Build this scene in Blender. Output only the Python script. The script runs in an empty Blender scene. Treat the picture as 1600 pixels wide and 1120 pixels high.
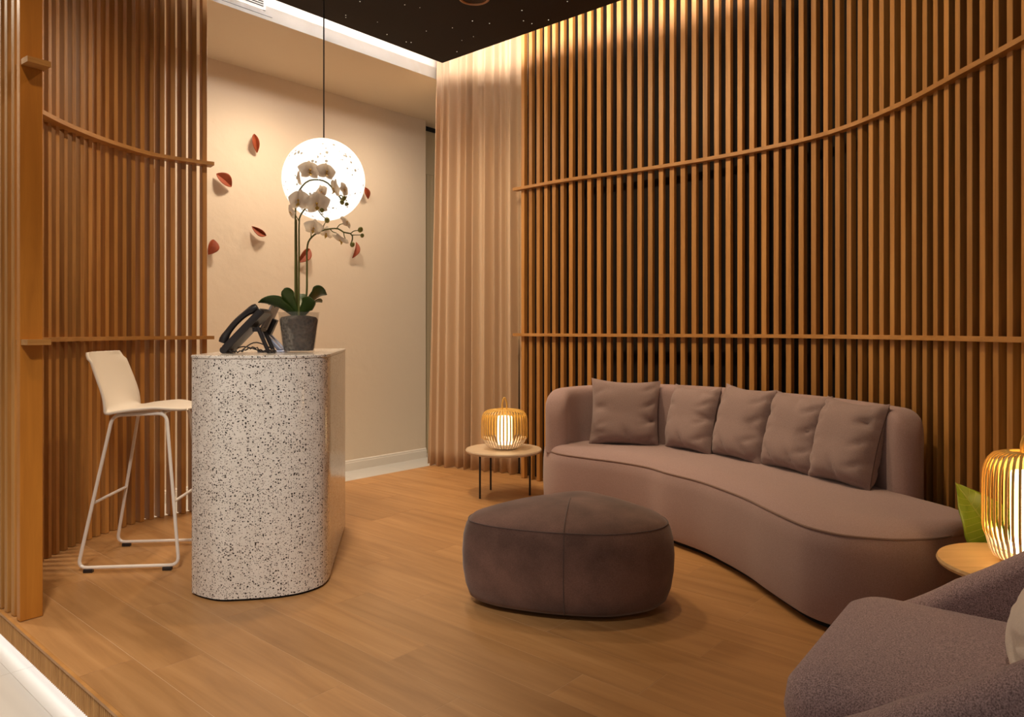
import bpy, math, random
from mathutils import Vector, Matrix
random.seed(7)
S = bpy.context.scene
COL = S.collection
# ------------------------------------------------------------------ camera
cam = bpy.data.cameras.new('camera'); camo = bpy.data.objects.new('camera', cam); COL.objects.link(camo)
camo.location = (0, 0, 1.2); camo.rotation_euler = (math.pi/2, 0, 0)
cam.sensor_width = 36; cam.lens = 1138/1600*36; cam.shift_y = -44.5/1600; cam.clip_start = .05
S.camera = camo
# ------------------------------------------------------------------ world, exposure
W = bpy.data.worlds.new('world'); S.world = W; W.use_nodes = True
W.node_tree.nodes['Background'].inputs[0].default_value = (1.0, .88, .76, 1)
W.node_tree.nodes['Background'].inputs[1].default_value = .22
S.view_settings.view_transform = 'Standard'; S.view_settings.look = 'None'
S.view_settings.exposure = 0.3; S.view_settings.gamma = 1.0; S.view_settings.use_curve_mapping = False
# ------------------------------------------------------------------ room axes: r runs along the planks (away, to the left), s across them (away, to the right)
TH = math.radians(48.75)
CB, SB = math.cos(TH), math.sin(TH)
def RS(r, s, z=0.0): return Vector((-SB*r + CB*s, CB*r + SB*s, z))
PANEL_Z, LOW_Z, SLAB_Z, TILE_Z = 3.44, 3.44, 3.74, -.16
WARM = (1.0, .74, .45); SOFT = (1.0, .82, .62); NEUT = (1.0, .91, .80)
def spot(name, loc, target, power, size=95, blend=.9, col=WARM, rad=.05):
    l = bpy.data.lights.new(name, 'SPOT'); l.energy = power; l.spot_size = math.radians(size); l.spot_blend = blend
    l.color = col; l.shadow_soft_size = rad
    o = bpy.data.objects.new(name, l); COL.objects.link(o); o.location = loc
    o.rotation_euler = (Vector(target)-Vector(loc)).to_track_quat('-Z', 'Y').to_euler()
    return o
def area(name, loc, direction, sx, sy, power, col=WARM, along=None):
    l = bpy.data.lights.new(name, 'AREA'); l.shape = 'RECTANGLE'; l.size = sx; l.size_y = sy; l.energy = power; l.color = col
    o = bpy.data.objects.new(name, l); COL.objects.link(o); o.location = loc
    z = -Vector(direction).normalized()
    if along is None: o.rotation_euler = z.to_track_quat('Z', 'Y').to_euler()
    else:
        x = (Vector(along)-z*Vector(along).dot(z)).normalized(); y = z.cross(x)
        o.rotation_euler = Matrix((x, y, z)).transposed().to_euler()
    return o
# LED strips lying on top of the floating ceiling panel (light the bulkhead, the curtain and the tops of the slats)
area('cove_led_right', RS(2.95, 4.00, 3.56), RS(0, 1, .0), 2.9, .12, 30, (1, .86, .70), along=RS(1, 0))
area('cove_led_back', RS(4.43, 3.25, 3.50), RS(1, 0, .1), 1.9, .05, 8, (1, .92, .85), along=RS(0, 1))
# downlights assumed in lounge and corridor; further unseen spots added to brighten single things
for n, p, t, e, sz, c, rd in [
    ('lounge_downlight', RS(3.2, 3.0, 3.42), RS(3.2, 3.0, 0), 56, 120, WARM, .06),
    ('lounge_downlight', RS(1.6, 3.1, 3.42), RS(1.5, 3.2, 0), 22, 95, WARM, .06),
    ('screen_spot', (-1.0, 3.75, 3.42), (-2.4, 3.95, .9), 78, 105, WARM, .05),
    ('wall_spot', (.35, 3.3, 3.42), (1.95, 3.8, 1.7), 95, 125, WARM, .05),
    ('wall_spot', (-.45, 4.1, 3.42), (.8, 5.3, 1.6), 110, 115, WARM, .05),
    ('post_fill_spot', (-1.45, 1.9, 3.42), (-2.0, 3.0, 1.6), 55, 62, WARM, .08),  # unseen lamp, added to brighten the screen post
    ('armchair_fill_spot', (1.0, 1.5, 3.42), (1.05, 1.72, .45), 42, 34, SOFT, .05),  # added narrow beam without a visible fitting, lifts the armchair
    ('curtain_fill_spot', (-.75, 5.2, 3.42), (-.25, 6.2, 1.2), 33, 80, WARM, .05),  # extra unseen light, put in to brighten the curtain
    ('counter_spot', (-.75, .5, 3.42), (-1.10, 3.0, .3), 560, 52, NEUT, .22),
    ('corridor_downlight', RS(4.98, 3.2, 3.42), RS(5.0, 3.2, 0), 150, 172, SOFT, .15),
    ('corridor_downlight', RS(4.98, 4.4, 3.42), RS(5.0, 4.4, 0), 80, 172, SOFT, .15),
    ('corridor_downlight', RS(5.20, .2, 3.42), RS(5.4, .3, 0), 230, 172, SOFT, .15)]:
    spot(n, p, t, e, sz, 1.0, c, rd)

# ------------------------------------------------------------------ materials
def mat(name, base=(.8, .8, .8), rough=.6, **k):
    m = bpy.data.materials.new(name); m.use_nodes = True
    b = m.node_tree.nodes['Principled BSDF']
    b.inputs['Base Color'].default_value = (*base, 1); b.inputs['Roughness'].default_value = rough
    for kk, v in k.items():
        b.inputs[kk.replace('_', ' ')].default_value = v
    return m
def N(m, typ, **k):
    n = m.node_tree.nodes.new(typ)
    for kk, v in k.items():
        if kk in n.inputs.keys(): n.inputs[kk].default_value = v
        else: setattr(n, kk, v)
    return n
def L(m, a, b): m.node_tree.links.new(a, b)
def P(m): return m.node_tree.nodes['Principled BSDF']
def coords(m, scale=(1, 1, 1), rand=True):
    tc = N(m, 'ShaderNodeTexCoord'); mp = N(m, 'ShaderNodeMapping'); mp.inputs['Scale'].default_value = scale
    if rand:
        oi = N(m, 'ShaderNodeObjectInfo'); mu = N(m, 'ShaderNodeVectorMath', operation='MULTIPLY_ADD')
        cx = N(m, 'ShaderNodeCombineXYZ')
        for i in range(3): L(m, oi.outputs['Random'], cx.inputs[i])
        L(m, cx.outputs[0], mu.inputs[0]); mu.inputs[1].default_value = (31, 17, 23); L(m, tc.outputs['Object'], mu.inputs[2])
        L(m, mu.outputs[0], mp.inputs[0])
    else: L(m, tc.outputs['Object'], mp.inputs[0])
    return mp.outputs[0]
def ramp(m, stops, fac):
    r = N(m, 'ShaderNodeValToRGB'); e = r.color_ramp.elements
    while len(e) < len(stops): e.new(.5)
    for el, (p, c) in zip(e, stops): el.position = p; el.color = (*c, 1)
    L(m, fac, r.inputs[0]); return r.outputs[0]
def bump(m, h, strength=.2, dist=.01):
    b = N(m, 'ShaderNodeBump'); b.inputs['Strength'].default_value = strength; b.inputs['Distance'].default_value = dist
    L(m, h, b.inputs['Height']); L(m, b.outputs[0], P(m).inputs['Normal'])
def vary(m, col, lo=.8, hi=1.15):
    oi = N(m, 'ShaderNodeObjectInfo'); mr = N(m, 'ShaderNodeMapRange'); mr.inputs[3].default_value = lo; mr.inputs[4].default_value = hi
    L(m, oi.outputs['Random'], mr.inputs[0])
    hs = N(m, 'ShaderNodeHueSaturation'); L(m, col, hs.inputs['Color']); L(m, mr.outputs[0], hs.inputs['Value'])
    return hs.outputs[0]
def wood(name, stops, scale, rough=.4, lo=.82, hi=1.12, bstr=.05, coat=0.0):
    m = mat(name, rough=rough); v = coords(m, scale)
    n = N(m, 'ShaderNodeTexNoise'); n.inputs['Scale'].default_value = 1; n.inputs['Detail'].default_value = 6
    n.inputs['Roughness'].default_value = .6; n.inputs['Distortion'].default_value = .6; L(m, v, n.inputs['Vector'])
    c = ramp(m, stops, n.outputs['Fac']); c = vary(m, c, lo, hi); L(m, c, P(m).inputs['Base Color'])
    bump(m, n.outputs['Fac'], bstr, .004); P(m).inputs['Coat Weight'].default_value = coat; P(m).inputs['Coat Roughness'].default_value = .25
    return m
def fabric(name, c1, c2, scale=420, rough=.95, sheen=.3, bstr=.25, blotch=None):
    m = mat(name, rough=rough); v = coords(m, (1, 1, 1))
    n = N(m, 'ShaderNodeTexNoise'); n.inputs['Scale'].default_value = scale; n.inputs['Detail'].default_value = 3; L(m, v, n.inputs['Vector'])
    c = ramp(m, [(.32, c1), (.68, c2)], n.outputs['Fac'])
    if blotch:
        n2 = N(m, 'ShaderNodeTexNoise'); n2.inputs['Scale'].default_value = blotch; n2.inputs['Detail'].default_value = 4; L(m, v, n2.inputs['Vector'])
        mx = N(m, 'ShaderNodeMix', data_type='RGBA', blend_type='MULTIPLY'); mx.inputs['Factor'].default_value = 1
        L(m, c, mx.inputs['A']); L(m, ramp(m, [(.35, (.62, .60, .60)), (.65, (1.12, 1.1, 1.1))], n2.outputs['Fac']), mx.inputs['B']); c = mx.outputs['Result']
    L(m, c, P(m).inputs['Base Color']); P(m).inputs['Sheen Weight'].default_value = sheen; P(m).inputs['Sheen Roughness'].default_value = .5
    P(m).inputs['Specular IOR Level'].default_value = .2
    bump(m, n.outputs['Fac'], bstr, .002)
    return m
def emis(name, col, strength):
    m = mat(name, (0, 0, 0), .6); P(m).inputs['Emission Color'].default_value = (*col, 1); P(m).inputs['Emission Strength'].default_value = strength
    return m
OAK = [(.25, (.30, .125, .024)), (.5, (.44, .205, .05)), (.8, (.55, .28, .08))]
M = {}
M['slat'] = wood('oak_slat', OAK, (38, 38, 1.6), .48, .80, 1.15)
M['post'] = wood('oak_post', [(.25, (.40, .145, .017)), (.6, (.50, .19, .024)), (.85, (.56, .23, .036))], (26, 26, 1.8), .4, .98, 1.02)
M['rail'] = wood('oak_rail', [(.25, (.32, .14, .032)), (.7, (.52, .26, .08))], (6, 6, 30), .4, .95, 1.05)
M['plank'] = wood('floor_plank', [(.22, (.32, .155, .055)), (.5, (.43, .222, .083)), (.8, (.53, .29, .12))], (1.3, 17, 17), .38, .90, 1.08, .04)
M['reed'] = wood('reeded_trim', [(.25, (.36, .17, .05)), (.7, (.58, .31, .11))], (40, 40, 4), .45, .98, 1.02)
M['grout'] = mat('plank_joint', (.60, .40, .24), .8); M['tilejoint'] = mat('tile_joint', (.62, .58, .54), .8)
M['black'] = mat('black_void', (.008, .006, .005), .8)
M['backing'] = mat('dark_backing', (.008, .003, .0015), .9)
M['ceil'] = mat('dark_ceiling', (.012, .006, .004), .85)
def plaster(name, c, b=.12):
    m = mat(name, c, .75); v = coords(m, (1, 1, 1), False)
    n = N(m, 'ShaderNodeTexNoise'); n.inputs['Scale'].default_value = 9; n.inputs['Detail'].default_value = 7; L(m, v, n.inputs['Vector']); bump(m, n.outputs['Fac'], b, .02)
    return m
M['wall'] = plaster('plaster_wall', (.77, .645, .50), .22)
M['lowceil'] = plaster('corridor_ceiling', (.74, .62, .46), .02)
M['bulk'] = mat('white_bulkhead', (.80, .76, .72), .6)
M['trimw'] = mat('white_trim', (.80, .74, .66), .45)
M['door'] = mat('beige_door', (.62, .52, .34), .5)
M['tile'] = plaster('stone_tile', (.63, .61, .58), .02); P(M['tile']).inputs['Roughness'].default_value = .35
M['metal_dark'] = mat('bronze_dark', (.05, .03, .02), .45, Metallic=.6)
M['bronze'] = mat('bronze_rim', (.45, .26, .15), .4, Metallic=.7)
M['blackm'] = mat('black_metal', (.012, .010, .010), .45)
M['white_pl'] = mat('white_plastic', (.74, .66, .57), .42)
M['white_mt'] = mat('white_metal', (.78, .72, .66), .35)
M['blackpl'] = mat('black_plastic', (.018, .014, .015), .38)
M['greypl'] = mat('grey_plastic', (.30, .26, .25), .45)
M['silver'] = mat('silver_blue_metal', (.42, .45, .58), .32, Metallic=.7)
M['screen'] = mat('dark_screen', (.01, .01, .012), .12)
M['sofa'] = fabric('mauve_fabric', (.315, .212, .205), (.40, .28, .272), 300, .95, .25, .2)
M['pipe'] = fabric('mauve_piping', (.20, .125, .105), (.25, .155, .13), 300)
M['cush'] = fabric('mauve_cushion', (.255, .18, .172), (.325, .235, .226), 330, .95, .2, .25)
M['velvet'] = fabric('brown_velvet', (.135, .072, .055), (.170, .094, .073), 200, .9, .25, .1, 5.5)
M['velseam'] = fabric('brown_velvet_seam', (.075, .042, .036), (.095, .058, .05), 200)
M['tweed'] = fabric('grey_tweed', (.165, .11, .115), (.52, .365, .375), 330, .95, .25, .8)
M['offwhite'] = fabric('offwhite_cushion', (.62, .53, .47), (.70, .60, .53), 300)
M['bamboo'] = None
M['globe'] = None
# curtain: thin cloth that lets light through
m = mat('sheer_curtain', (.80, .63, .46), .9); t = N(m, 'ShaderNodeBsdfTranslucent'); t.inputs[0].default_value = (.80, .63, .46, 1)
mx = N(m, 'ShaderNodeMixShader'); mx.inputs[0].default_value = .35
out = m.node_tree.nodes['Material Output']; L(m, P(m).outputs[0], mx.inputs[1]); L(m, t.outputs[0], mx.inputs[2]); L(m, mx.outputs[0], out.inputs[0]); M['curtain'] = m
# terrazzo
m = mat('terrazzo', rough=.16); v = coords(m, (1, 1, 1), False); col = None
base = N(m, 'ShaderNodeTexNoise'); base.inputs['Scale'].default_value = 14; L(m, v, base.inputs['Vector'])
col = ramp(m, [(.3, (.70, .65, .60)), (.7, (.78, .73, .68))], base.outputs['Fac'])
for sc, thr, keep, dark in [(96, .42, .80, (.035, .028, .026)), (150, .44, .75, (.11, .09, .08)), (205, .42, .60, (.22, .17, .14)), (74, .30, .22, (.02, .016, .016))]:
    vo = N(m, 'ShaderNodeTexVoronoi'); vo.inputs['Scale'].default_value = sc; L(m, v, vo.inputs['Vector'])
    sx = N(m, 'ShaderNodeSeparateColor'); L(m, vo.outputs['Color'], sx.inputs[0])
    a = N(m, 'ShaderNodeMath', operation='MULTIPLY'); L(m, sx.outputs[0], a.inputs[0]); a.inputs[1].default_value = thr
    b = N(m, 'ShaderNodeMath', operation='LESS_THAN'); L(m, vo.outputs['Distance'], b.inputs[0]); L(m, a.outputs[0], b.inputs[1])
    c = N(m, 'ShaderNodeMath', operation='LESS_THAN'); L(m, sx.outputs[1], c.inputs[0]); c.inputs[1].default_value = keep
    d = N(m, 'ShaderNodeMath', operation='MULTIPLY'); L(m, b.outputs[0], d.inputs[0]); L(m, c.outputs[0], d.inputs[1])
    mx = N(m, 'ShaderNodeMix', data_type='RGBA'); L(m, d.outputs[0], mx.inputs['Factor']); L(m, col, mx.inputs['A']); mx.inputs['B'].default_value = (*dark, 1)
    col = mx.outputs['Result']
L(m, col, P(m).inputs['Base Color']); M['terrazzo'] = m
# glowing globe with little dark flecks where the woven shell is thicker
m = mat('glowing_globe', (.25, .22, .19), .6); v = coords(m, (1, 1, 1), False)
vo = N(m, 'ShaderNodeTexVoronoi'); vo.inputs['Scale'].default_value = 42; L(m, v, vo.inputs['Vector'])
sx = N(m, 'ShaderNodeSeparateColor'); L(m, vo.outputs['Color'], sx.inputs[0])
a = N(m, 'ShaderNodeMath', operation='MULTIPLY'); L(m, sx.outputs[0], a.inputs[0]); a.inputs[1].default_value = .40
b = N(m, 'ShaderNodeMath', operation='LESS_THAN'); L(m, vo.outputs['Distance'], b.inputs[0]); L(m, a.outputs[0], b.inputs[1])
cl = N(m, 'ShaderNodeTexNoise'); cl.inputs['Scale'].default_value = 7; L(m, v, cl.inputs['Vector'])
g = N(m, 'ShaderNodeMath', operation='GREATER_THAN'); L(m, cl.outputs['Fac'], g.inputs[0]); g.inputs[1].default_value = .50
d = N(m, 'ShaderNodeMath', operation='MULTIPLY'); L(m, b.outputs[0], d.inputs[0]); L(m, g.outputs[0], d.inputs[1])
c = ramp(m, [(0, (1, .93, .82)), (1, (.22, .18, .13))], d.outputs[0])
L(m, c, P(m).inputs['Emission Color']); P(m).inputs['Emission Strength'].default_value = 1.05; M['globe'] = m
# bamboo ribs, lower part dipped in white
def bamboo(name, z):
    m = mat(name, rough=.4); tc = N(m, 'ShaderNodeTexCoord'); sp = N(m, 'ShaderNodeSeparateXYZ'); L(m, tc.outputs['Object'], sp.inputs[0])
    oi = N(m, 'ShaderNodeObjectInfo'); ad = N(m, 'ShaderNodeMath', operation='MULTIPLY_ADD'); L(m, oi.outputs['Random'], ad.inputs[0]); ad.inputs[1].default_value = .012; L(m, sp.outputs[2], ad.inputs[2])
    gt = N(m, 'ShaderNodeMath', operation='GREATER_THAN'); L(m, ad.outputs[0], gt.inputs[0]); gt.inputs[1].default_value = z
    L(m, ramp(m, [(0, (.78, .70, .62)), (1, (.80, .50, .13))], gt.outputs[0]), P(m).inputs['Base Color']); return m
M['glow'] = emis('lamp_diffuser', (1.0, .68, .32), 3.2)
M['glow_tall'] = emis('lamp_diffuser_tall', (1.0, .66, .30), 14.0)
M['led'] = emis('led_strip', (1.0, .93, .86), 3.2)
M['star'] = emis('fibre_star', (1.0, .85, .65), .9)
m = mat('rust_leather', rough=.6); v = coords(m); n = N(m, 'ShaderNodeTexNoise'); n.inputs['Scale'].default_value = 20; L(m, v, n.inputs['Vector'])
L(m, ramp(m, [(.3, (.25, .042, .012)), (.7, (.33, .066, .018))], n.outputs['Fac']), P(m).inputs['Base Color']); M['rust'] = m
def leafmat(name, c1, c2):
    m = mat(name, rough=.35); v = coords(m); n = N(m, 'ShaderNodeTexNoise'); n.inputs['Scale'].default_value = 9; L(m, v, n.inputs['Vector'])
    L(m, ramp(m, [(.3, c1), (.7, c2)], n.outputs['Fac']), P(m).inputs['Base Color']); return m
M['orchleaf'] = leafmat('orchid_leaf', (.030, .060, .010), (.055, .105, .018))
M['bigleaf'] = leafmat('broad_leaf', (.10, .16, .010), (.15, .23, .02))
M['vein'] = mat('leaf_vein', (.22, .28, .05), .5)
M['stem'] = leafmat('orchid_stem', (.12, .13, .03), (.19, .20, .05))
M['bud'] = leafmat('orchid_bud', (.24, .24, .04), (.36, .36, .09))
m = mat('orchid_petal', (.90, .85, .80), .6); t = N(m, 'ShaderNodeBsdfTranslucent'); t.inputs[0].default_value = (.92, .85, .76, 1)
mx = N(m, 'ShaderNodeMixShader'); mx.inputs[0].default_value = .45; L(m, P(m).outputs[0], mx.inputs[1]); L(m, t.outputs[0], mx.inputs[2]); L(m, mx.outputs[0], m.node_tree.nodes['Material Output'].inputs[0]); M['petal'] = m
M['lip'] = mat('orchid_lip', (.78, .50, .10), .5)
m = mat('orchid_bark', rough=.85); v = coords(m, (1, 1, 1), False); n = N(m, 'ShaderNodeTexVoronoi'); n.inputs['Scale'].default_value = 55; L(m, v, n.inputs['Vector'])
dk = ramp(m, [(0, (.012, .007, .005)), (.7, (.085, .050, .036))], n.outputs['Distance']); mo = ramp(m, [(0, (.10, .085, .07)), (.7, (.27, .235, .20))], n.outputs['Distance'])
sp = N(m, 'ShaderNodeSeparateXYZ'); L(m, v, sp.inputs[0]); nz_ = N(m, 'ShaderNodeTexNoise'); nz_.inputs['Scale'].default_value = 14; L(m, v, nz_.inputs['Vector'])
ad = N(m, 'ShaderNodeMath', operation='MULTIPLY_ADD'); L(m, sp.outputs[0], ad.inputs[0]); ad.inputs[1].default_value = 6; L(m, nz_.outputs['Fac'], ad.inputs[2])
mr = N(m, 'ShaderNodeMapRange'); mr.inputs[1].default_value = .38; mr.inputs[2].default_value = .52; L(m, ad.outputs[0], mr.inputs[0])
mx = N(m, 'ShaderNodeMix', data_type='RGBA'); L(m, mr.outputs[0], mx.inputs['Factor']); L(m, mo, mx.inputs['A']); L(m, dk, mx.inputs['B']); L(m, mx.outputs['Result'], P(m).inputs['Base Color'])
bump(m, n.outputs['Distance'], 1, .012); M['bark'] = m
m = mat('clear_plastic', (.45, .43, .40), .08); t = N(m, 'ShaderNodeBsdfTransparent'); t.inputs[0].default_value = (.97, .96, .95, 1)
mx = N(m, 'ShaderNodeMixShader'); mx.inputs[0].default_value = .90; L(m, P(m).outputs[0], mx.inputs[1]); L(m, t.outputs[0], mx.inputs[2]); L(m, mx.outputs[0], m.node_tree.nodes['Material Output'].inputs[0])
n = N(m, 'ShaderNodeTexNoise'); n.inputs['Scale'].default_value = 22; n.inputs['Detail'].default_value = 3; L(m, coords(m), n.inputs['Vector']); bump(m, n.outputs['Fac'], .6, .02); M['clear'] = m
M['tabletop'] = wood('pale_table_top', [(.3, (.52, .40, .28)), (.7, (.64, .51, .37))], (3, 40, 40), .4, .98, 1.02)
M['oaktop'] = wood('oak_table_top', [(.3, (.58, .36, .15)), (.7, (.70, .46, .22))], (3, 40, 40), .4, .98, 1.02)

# ------------------------------------------------------------------ geometry helpers
def mesh_data(name, V, F, mt, smooth=True, ang=35):
    me = bpy.data.meshes.new(name); me.from_pydata([tuple(v) for v in V], [], F); me.materials.append(mt); me.validate()
    if smooth:
        me.shade_smooth(); me.set_sharp_from_angle(angle=math.radians(ang))
    return me
def link(name, me, parent=None, loc=None, rot=None):
    o = bpy.data.objects.new(name, me); COL.objects.link(o)
    if loc is not None: o.location = loc
    if rot is not None: o.rotation_euler = rot
    if parent is not None: o.parent = parent
    return o
def obj(name, geo, mt, parent=None, loc=None, rot=None, smooth=True, ang=35):
    return link(name, mesh_data(name, geo[0], geo[1], mt, smooth, ang), parent, loc, rot)
def tag(o, label=None, cat=None, group=None, kind=None):
    if label: o['label'] = label
    if cat: o['category'] = cat
    if group: o['group'] = group
    if kind: o['kind'] = kind
    return o
def thing(name, label, cat, loc=(0, 0, 0), rz=0, group=None):
    return tag(link(name, None, None, loc, (0, 0, rz)), label, cat, group)
def join(*gs):
    V, F = [], []
    for g in gs:
        k = len(V); V += list(g[0]); F += [[i+k for i in f] for f in g[1]]
    return V, F
def xf(g, m): return [m @ Vector(v) for v in g[0]], g[1]
def box(x0, x1, y0, y1, z0, z1):
    return ([(x0, y0, z0), (x1, y0, z0), (x1, y1, z0), (x0, y1, z0), (x0, y0, z1), (x1, y0, z1), (x1, y1, z1), (x0, y1, z1)],
            [[0, 3, 2, 1], [4, 5, 6, 7], [0, 1, 5, 4], [1, 2, 6, 5], [2, 3, 7, 6], [3, 0, 4, 7]])
def bbox_(x0, x1, y0, y1, z0, z1, b=.003):
    """box with chamfered vertical and top edges"""
    def ring(i, z): return [(x0+i, y0+b, z), (x0+b, y0+i, z), (x1-b, y0+i, z), (x1-i, y0+b, z), (x1-i, y1-b, z), (x1-b, y1-i, z), (x0+b, y1-i, z), (x0+i, y1-b, z)]
    return loft([ring(b*.6, z0), ring(0, z0+b), ring(0, z1-b), ring(b*.6, z1)])
def rsbox(r0, r1, s0, s1, z0, z1):
    g = box(0, 1, 0, 1, 0, 1); return [RS(r0+(r1-r0)*v[0], s1+(s0-s1)*v[1], z0+(z1-z0)*v[2]) for v in g[0]], [f[::-1] for f in g[1]]
def loft(rings, closed=True, cap=True, loop=False):
    n = len(rings[0]); V = [Vector(p) for r in rings for p in r]; F = []
    m = len(rings)
    for i in range(m if loop else m-1):
        a, b = i*n, ((i+1) % m)*n
        for j in range(n if closed else n-1):
            k = (j+1) % n; F.append([a+j, a+k, b+k, b+j])
    if cap and closed and not loop:
        F.append(list(range(n))[::-1]); F.append([(m-1)*n+j for j in range(n)])
    return V, F
def tube(path, r, n=8, closed=False, cap=True):
    P_ = [Vector(p) for p in path]; m = len(P_); rr = r if isinstance(r, (list, tuple)) else [r]*m
    T = []
    for i in range(m):
        a = P_[(i-1) % m] if (closed or i > 0) else P_[i]; b = P_[(i+1) % m] if (closed or i < m-1) else P_[i]
        T.append((b-a).normalized())
    up = Vector((0, 0, 1)) if abs(T[0].z) < .9 else Vector((1, 0, 0))
    nrm = (up-T[0]*up.dot(T[0])).normalized(); rings = []
    for i in range(m):
        nrm = (nrm-T[i]*nrm.dot(T[i])); nrm = nrm.normalized() if nrm.length > 1e-6 else T[i].orthogonal().normalized()
        bn = T[i].cross(nrm)
        rings.append([P_[i]+(nrm*math.cos(t)+bn*math.sin(t))*rr[i] for t in [2*math.pi*k/n for k in range(n)]])
    return loft(rings, True, cap, closed)
def lathe(prof, n=40, cap=True):
    return loft([[(r*math.cos(2*math.pi*k/n), r*math.sin(2*math.pi*k/n), z) for k in range(n)] for r, z in prof], True, cap)
def spline(pts, n, closed=False):
    """Catmull-Rom through pts, resampled to n even steps"""
    P_ = [Vector(p) for p in pts]; m = len(P_); out = []
    segs = m if closed else m-1
    for i in range(segs):
        g = lambda k: P_[k % m] if closed else P_[max(0, min(m-1, k))]
        a, b, c, d = g(i-1), g(i), g(i+1), g(i+2)
        for k in range(24):
            t = k/24
            out.append(.5*((2*b)+(c-a)*t+(2*a-5*b+4*c-d)*t*t+(3*b-a-3*c+d)*t**3))
    out.append(P_[0] if closed else P_[-1])
    L_ = [0]
    for i in range(1, len(out)): L_.append(L_[-1]+(out[i]-out[i-1]).length)
    res = []; j = 0; cnt = n if closed else n-1
    for i in range(n):
        t = L_[-1]*i/cnt
        while j < len(L_)-2 and L_[j+1] < t: j += 1
        d = L_[j+1]-L_[j]; res.append(out[j].lerp(out[j+1], (t-L_[j])/d if d > 0 else 0))
    return res, L_[-1]
def normals2(path, closed=False):
    """left-hand normals in plan"""
    m = len(path); out = []
    for i in range(m):
        a = path[(i-1) % m] if (closed or i > 0) else path[i]; b = path[(i+1) % m] if (closed or i < m-1) else path[i]
        t = (b-a); t.z = 0; t.normalize(); out.append(Vector((-t.y, t.x, 0)))
    return out
def sweep(path, section, closed=False, cap=True):
    nn = normals2(path, closed)
    return loft([[p+n_*a+Vector((0, 0, b)) for a, b in section] for p, n_ in zip(path, nn)], True, cap, closed)
def ringstack(outline, prof, top=None, bottom=True):
    """outline: closed plan polygon (counter-clockwise); prof: (offset outwards, z); top: extra rings (scale about centre, z)"""
    nn = normals2(outline, True); c = sum(outline, Vector())/len(outline)
    rings = [[p-n_*o+Vector((0, 0, z)) for p, n_ in zip(outline, nn)] for o, z in prof]
    if top:
        o = prof[-1][0]
        for k, z in top: rings.append([c+(p-n_*o-c)*k+Vector((0, 0, z)) for p, n_ in zip(outline, nn)])
    return loft(rings)
def V2(*pts): return [Vector((x, y, 0)) for x, y in pts]
def grid(fn, nu, nv):
    V = [fn(i/nu, j/nv) for i in range(nu+1) for j in range(nv+1)]
    F = [[i*(nv+1)+j, (i+1)*(nv+1)+j, (i+1)*(nv+1)+j+1, i*(nv+1)+j+1] for i in range(nu) for j in range(nv)]
    return V, F
def px(x, y, Y): return Vector(((x-800)/1138*Y, Y, 1.2-(y-515.5)/1138*Y))
def px_r(x, y, r):   # the point of the wall plane r = const that the photograph shows at pixel (x, y)
    k = (x-800)/1138; s = r*(SB+k*CB)/(CB-k*SB); p = RS(r, s); p.z = 1.2-(y-515.5)/1138*p.y; return p

# ================================================================== THE SETTING
PLR0, PLR1, PLS0, PLS1 = -2.4, 4.80, .90, 5.6
fl = tag(obj('floor', rsbox(PLR0, PLR1-.003, PLS0+.034, PLS1, -.09, -.0006), M['grout'], smooth=False), kind='structure')
PW, PL_ = .1965, 1.2
joints = {0: 2.643, 1: 2.06, 2: 2.9, 3: 2.076, 4: 1.489}
i = 0
for i in range(-1, 24):
    s0 = max(1.09+PW*i, PLS0+.006); s1 = min(1.09+PW*(i+1), PLS1)
    if s1-s0 < .02: continue
    off = joints.get(i, random.uniform(0, PL_)) % PL_
    k = math.floor((PLR0-off)/PL_)
    while off+k*PL_ < PLR1:
        r0, r1 = max(off+k*PL_, PLR0), min(off+(k+1)*PL_, PLR1); k += 1
        if r1-r0 < .03: continue
        g = .0009; a, b = (r1-r0)/2-g, (s1-s0)/2-g
        o = obj('plank', bbox_(-a, a, -b, b, -.0005, 0, .0003), M['plank'], fl, RS((r0+r1)/2, (s0+s1)/2, 0), (0, 0, TH+math.pi/2), smooth=False)
# reeded fascia under the platform lip, recessed plinth, LED strip
trim = tag(obj('trim_1', rsbox(PLR0, 4.4, PLS0-.006, PLS0+.034, -.012, -.0007), M['rail'], smooth=False), kind='structure')
pts = []; r = -.2
pitch = .0164
while r < 4.3:
    for k in range(5):
        a = math.pi*k/4; pts.append((r+pitch*(.5-.29*math.cos(a)), PLS0+.009-(.013*math.sin(a)**.5 if k not in (0, 4) else 0)))
    r += pitch
rv, rf = [], []
for q in range(0, len(pts), 5):
    k = len(rv)
    rv += [RS(a, b, -.014) for a, b in pts[q:q+5]]+[RS(a, b, -.097) for a, b in pts[q:q+5]]
    rf += [[k+c, k+c+1, k+c+6, k+c+5] for c in range(4)]+[[k+9, k+8, k+7, k+6, k+5]]
fas = obj('reeded_fascia', (rv, rf), M['reed'], trim); fas['kind'] = 'stuff'
obj('fascia_groove_shade', rsbox(-.2, 4.3, PLS0+.026, PLS0+.034, -.097, -.014), M['backing'], trim, smooth=False)  # near-black colour paints in the shade between the reeds
obj('plinth', rsbox(PLR0, 4.75, PLS0+.10, PLS0+.13, TILE_Z, -.09), M['trimw'], trim, smooth=False)
obj('led_strip', rsbox(-.2, 4.3, PLS0+.035, PLS0+.075, -.096, -.091), M['led'], trim, smooth=False)
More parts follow.
